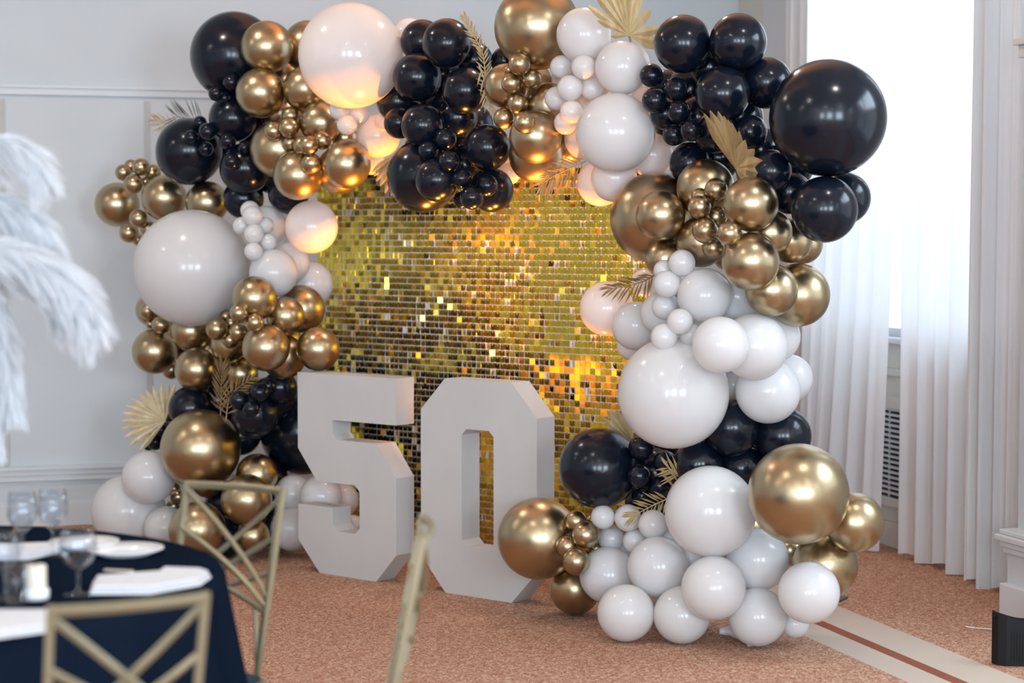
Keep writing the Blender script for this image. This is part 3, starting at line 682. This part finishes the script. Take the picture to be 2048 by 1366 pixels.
wine(onz(8, 1200, TZ), .15, .036, 'stemmed glass at the picture edge behind the folded napkin')
def tumbler(c, hgt, r, label):
    t = .002
    lath_glass('tumbler', c, [(0, 0), (r * .85, 0), (r, hgt), (r - t, hgt), (r * .85 - t, .006), (0, .006)], label, 'glass')
tumbler(onz(32, 1212, TZ), .095, .026, 'small straight clear glass beside the ivory candle')
cp = onz(72, 1198, TZ); cd = empty('candle', cp, 'ivory candle in a squat white holder between the glasses', 'candle')
MB().lathe(cp, [(0, 0), (.027, 0), (.029, .004), (.029, .022), (.025, .024), (0, .024)], 28).build('holder', M['china'], cd, True)
MB().lathe(cp, [(.0235, .0241), (.0235, .072), (.021, .075), (0, .073)], 28).build('wax', M['wax'], cd, True)
MB().tube([cp + UP * .073, cp + UP * .084], .0012, 6).build('wick', M['dark'], cd)
def napkin(pts, label, h=.018, z=TZ):
    # folded linen: pixel outline on the table top, soft raised layers
    base = [onz(x, y, z + .001) for x, y in pts]; c = sum(base, Vector()) / len(base)
    mb = MB()
    for k in range(3):
        sc = 1 - .03 * k; zz = k * h / 3
        lo = [c + (p - c) * sc + UP * zz for p in base]; hi = [c + (p - c) * (sc - .015) + UP * (zz + h / 3 - .0012) for p in base]
        m = len(base); mb.add(lo + hi, [tuple(reversed(range(m))), tuple(range(m, 2 * m))] + [(i, (i + 1) % m, m + (i + 1) % m, m + i) for i in range(m)])
    tag(mb.build('napkin', M['linen'], bevel=.003), label, 'napkin')
napkin([(178, 1190), (300, 1190), (402, 1172), (424, 1156), (408, 1150), (330, 1147), (318, 1156), (185, 1166)], 'white folded napkin at the table edge above the near chair', .020)
napkin([(-40, 1284), (92, 1266), (100, 1232), (-30, 1232)], 'white folded napkin in front of the glasses by the near chair post', .018)
napkin([(-30, 1122), (60, 1120), (128, 1104), (112, 1093), (-20, 1098)], 'white folded napkin under the stemmed glasses', .015)
ka, kb = onz(208, 1146, TZ), onz(330, 1152, TZ); kn = empty('knife', ka, 'steel table knife between plate and napkin', 'knife')
kd = (kb - ka).normalized(); ks = Vector((-kd.y, kd.x, 0)); mid = ka.lerp(kb, .48)
MB().bar(ka + UP * .006, mid + UP * .006, .015, .008).build('handle', M['steel'], kn, bevel=.003)
MB().hexa([mid - ks * .008 + UP * .003, kb - ks * .002 + UP * .003, kb + ks * .006 + UP * .003, mid + ks * .008 + UP * .003, mid - ks * .008 + UP * .005, kb - ks * .002 + UP * .005, kb + ks * .006 + UP * .005, mid + ks * .008 + UP * .005]).build('blade', M['steel'], kn)
# ------------------------------------------------------------------ ostrich plumes
vz = TC + Vector((0, 0, TZ)); vo = empty('vase', vz, 'tall clear trumpet vase holding the white plumes, outside the frame', 'vase')
MB().lathe(vz, [(0, 0), (.09, 0), (.09, .006), (.02, .02), (.016, .1), (.03, .5), (.06, .72), (.057, .72), (.027, .5), (.012, .1), (0, .03)], 32).build('glass', M['glass'], vo, True)
def plume(label, pts, Yp, wid, seed):
    rnd = random.Random(seed); root = vz + Vector((0, 0, .70))
    P3 = [root] + [at(x, y, Yp + dy) for x, y, dy in pts]; dense = []
    for i in range(len(P3) - 1):
        a0, a1, a2, a3 = P3[max(i - 1, 0)], P3[i], P3[i + 1], P3[min(i + 2, len(P3) - 1)]
        for k in range(14):
            t = k / 14; dense.append(.5 * ((2 * a1) + (a2 - a0) * t + (2 * a0 - 5 * a1 + 4 * a2 - a3) * t * t + (3 * a1 - a0 - 3 * a2 + a3) * t ** 3))
    dense.append(P3[-1]); N = len(dense) - 1
    o = empty('ostrich_plume', root, label, 'feather', 'white ostrich plumes over the table')
    MB().tube(dense, [.004 - .003 * i / N for i in range(N + 1)], 6).build('shaft', M['feather'], o, True)
    v, f = [], []; so_ = ORG[o.name]
    for b_ in range(1900):
        t = .28 + .72 * rnd.random() ** .9; q = min(t * N, N - .001); a = int(q); p = dense[a].lerp(dense[a + 1], q - a)
        tg = (dense[min(a + 2, N)] - dense[max(a - 1, 0)]).normalized()
        up = Vector((0, 0, 1)); sd = tg.cross(up)
        sd = sd.normalized() if sd.length > .05 else Vector((1, 0, 0)); nr = sd.cross(tg)
        an = rnd.uniform(0, 2 * math.pi); out = sd * math.cos(an) + nr * math.sin(an) * .6
        L = wid * (.45 + .55 * math.sin(math.pi * min(1, .15 + .75 * t))) * rnd.uniform(.6, 1.15)
        dv = (out * 1.0 + tg * .75).normalized(); ww = .0035; k0 = len(v); side = dv.cross(Vector((rnd.uniform(-1, 1), rnd.uniform(-1, 1), rnd.uniform(-1, 1)))).normalized() * ww
        for s in (0, .4, .75, 1):
            c_ = p + dv * (L * s) - UP * (L * .55 * s * s) + tg * (L * .2 * s * s); wv = side * (1 - .75 * s)
            v += [c_ - wv - so_, c_ + wv - so_]
        for s in range(3): f.append((k0 + 2 * s, k0 + 2 * s + 1, k0 + 2 * s + 3, k0 + 2 * s + 2))
    ob = link('barbs', mesh_of('barbs', v, f, M['feather'], True), o); ob['kind'] = 'stuff'
plume('topmost white ostrich plume curling over at the picture edge', [(-150, 330, 0), (-40, 290, 0), (35, 296, 0), (78, 345, 0)], 4.50, .085, 1)
plume('short white ostrich plume between the topmost and the longest one', [(-150, 420, 0), (-30, 400, 0), (45, 425, 0), (92, 480, 0)], 4.55, .085, 2)
plume('longest white ostrich plume, reaching out to a drooping tip', [(-120, 520, 0), (0, 500, 0), (110, 540, 0), (178, 630, 0)], 4.42, .105, 3)
plume('white ostrich plume just under the longest one', [(-120, 560, .02), (-10, 520, .02), (70, 540, .02), (130, 610, .02)], 4.52, .095, 6)
plume('white ostrich plume hanging down towards the glasses', [(-120, 560, 0), (-30, 600, 0), (5, 700, 0), (25, 815, 0)], 4.48, .065, 4)
plume('lowest white ostrich plume, hanging along the picture edge', [(-140, 600, 0), (-60, 660, 0), (-30, 770, 0), (-15, 880, 0)], 4.44, .06, 5)
# ------------------------------------------------------------------ chairs
def chair(loc, face, label, Wt=.33, top=.90, rec=13):
    """loc: floor point under the middle of the back's foot; face: direction the sitter looks"""
    loc = Vector(loc); fw = Vector((face[0], face[1], 0)).normalized(); sd = Vector((fw.y, -fw.x, 0))
    o = empty('cross_back_chair', loc, label, 'chair', 'gold cross-back banquet chairs')
    SZ = .44; tr = math.tan(math.radians(rec)); bar = .018
    def P(s, h):        # s -0.5..0.5 across, h height; the back leans away and is slightly hollow
        lean = max(0, h - SZ) * tr + max(0, SZ - h) * .10; w = Wt * (1 + .06 * (h - SZ) / .46 if h > SZ else 1)
        return loc + sd * (s * w) - fw * lean - fw * (.022 * (1 - 4 * s * s) if h > SZ else 0) + UP * h
    for s in (-.5, .5):
        MB().tube([P(s, 0), P(s, .2), P(s, SZ), P(s, .6), P(s, .75), P(s, top)], bar / 2 * 1.15, 4).build('back_post', M['chair'], o)
    MB().tube([P(-.5 + k / 8, top - .008) for k in range(9)], bar / 2 * 1.1, 4).build('top_rail', M['chair'], o)
    Hb = (top - SZ) * .64
    hh = lambda t: top - .01 - t * Hb
    for t0, t1 in ((.03, .87), (.36, .95), (.68, 1.0)):
        for sgn in (1, -1):
            MB().tube([P(sgn * (-.5 + k / 6), hh(t0 + (t1 - t0) * k / 6)) - fw * (.004 * sgn) for k in range(7)], bar / 2 * .85, 4).build('lattice_bar', M['chair'], o)
    for s in (-.5, .5):
        MB().tube([P(s * .72, hh(.97)), P(s * .97, SZ + .02)], .006, 6).build('strut', M['chair'], o)
    D = .40; sw = Wt + .04
    c = lambda x, d, z: loc + sd * (x * sw) + fw * d + UP * z
    MB().bar(c(-.5, 0, SZ - .02), c(.5, 0, SZ - .02), .022).bar(c(-.5, D, SZ - .02), c(.5, D, SZ - .02), .022).bar(c(-.5, 0, SZ - .02), c(-.5, D, SZ - .02), .022).bar(c(.5, 0, SZ - .02), c(.5, D, SZ - .02), .022).build('seat_frame', M['chair'], o)
    mb = MB(); nx = 8; v = []; f = []
    for i in range(nx + 1):
        for j in range(nx + 1):
            x = -.49 + .98 * i / nx; d = .012 + (D - .02) * j / nx
            z = SZ + .048 * (1 - (2 * i / nx - 1) ** 4) * (1 - (2 * j / nx - 1) ** 4) + .004
            v.append(c(x, d, z))
    for i in range(nx):
        for j in range(nx):
            q = i * (nx + 1) + j; f.append((q, q + 1, q + nx + 2, q + nx + 1))
    mb.add(v, f); mb.hexa([c(-.49, .012, SZ - .01), c(.49, .012, SZ - .01), c(.49, D - .008, SZ - .01), c(-.49, D - .008, SZ - .01)] + [c(-.49, .012, SZ + .006), c(.49, .012, SZ + .006), c(.49, D - .008, SZ + .006), c(-.49, D - .008, SZ + .006)])
    mb.build('seat_cushion', M['seat'], o, True)
    for s in (-.5, .5):
        MB().tube([c(s, D - .01, SZ - .02), c(s * 1.02, D + .01, 0)], bar / 2 * 1.15, 4).build('front_leg', M['chair'], o)
    return o
def place_chair(tl, tr_, label, top=.90, rec=13, flip=False):
    """from the two top corners of the back in the picture, at the chair's known height"""
    a, b = onz(*tl, top), onz(*tr_, top); d = (b - a); wid = Vector((d.x, d.y, 0)).length
    nrm = Vector((d.y, -d.x, 0)).normalized()      # towards the camera
    fw = -nrm if flip else nrm
    mid = (a + b) / 2; loc = mid + fw * (top - .44) * math.tan(math.radians(rec)); loc.z = 0
    return chair(loc, fw, label, Wt=wid / 1.06, top=top, rec=rec)
place_chair((374, 962), (566, 976), 'champagne gold cross-back chair at the far side of the table before the arch foot')
place_chair((101, 1214), (412, 1186), 'champagne gold cross-back chair closest to the camera, its back against the table', flip=True)
p3 = onz(846, 1066, .90)
f3 = Vector((-1, .08, 0)).normalized()
chair(Vector((p3.x, p3.y, 0)) + f3 * .09 + Vector((-.0485, 1, 0)) * .10, (-.9988, -.0490), 'champagne gold cross-back chair seen edge-on in front of the numerals', Wt=.33, top=.90, rec=11)
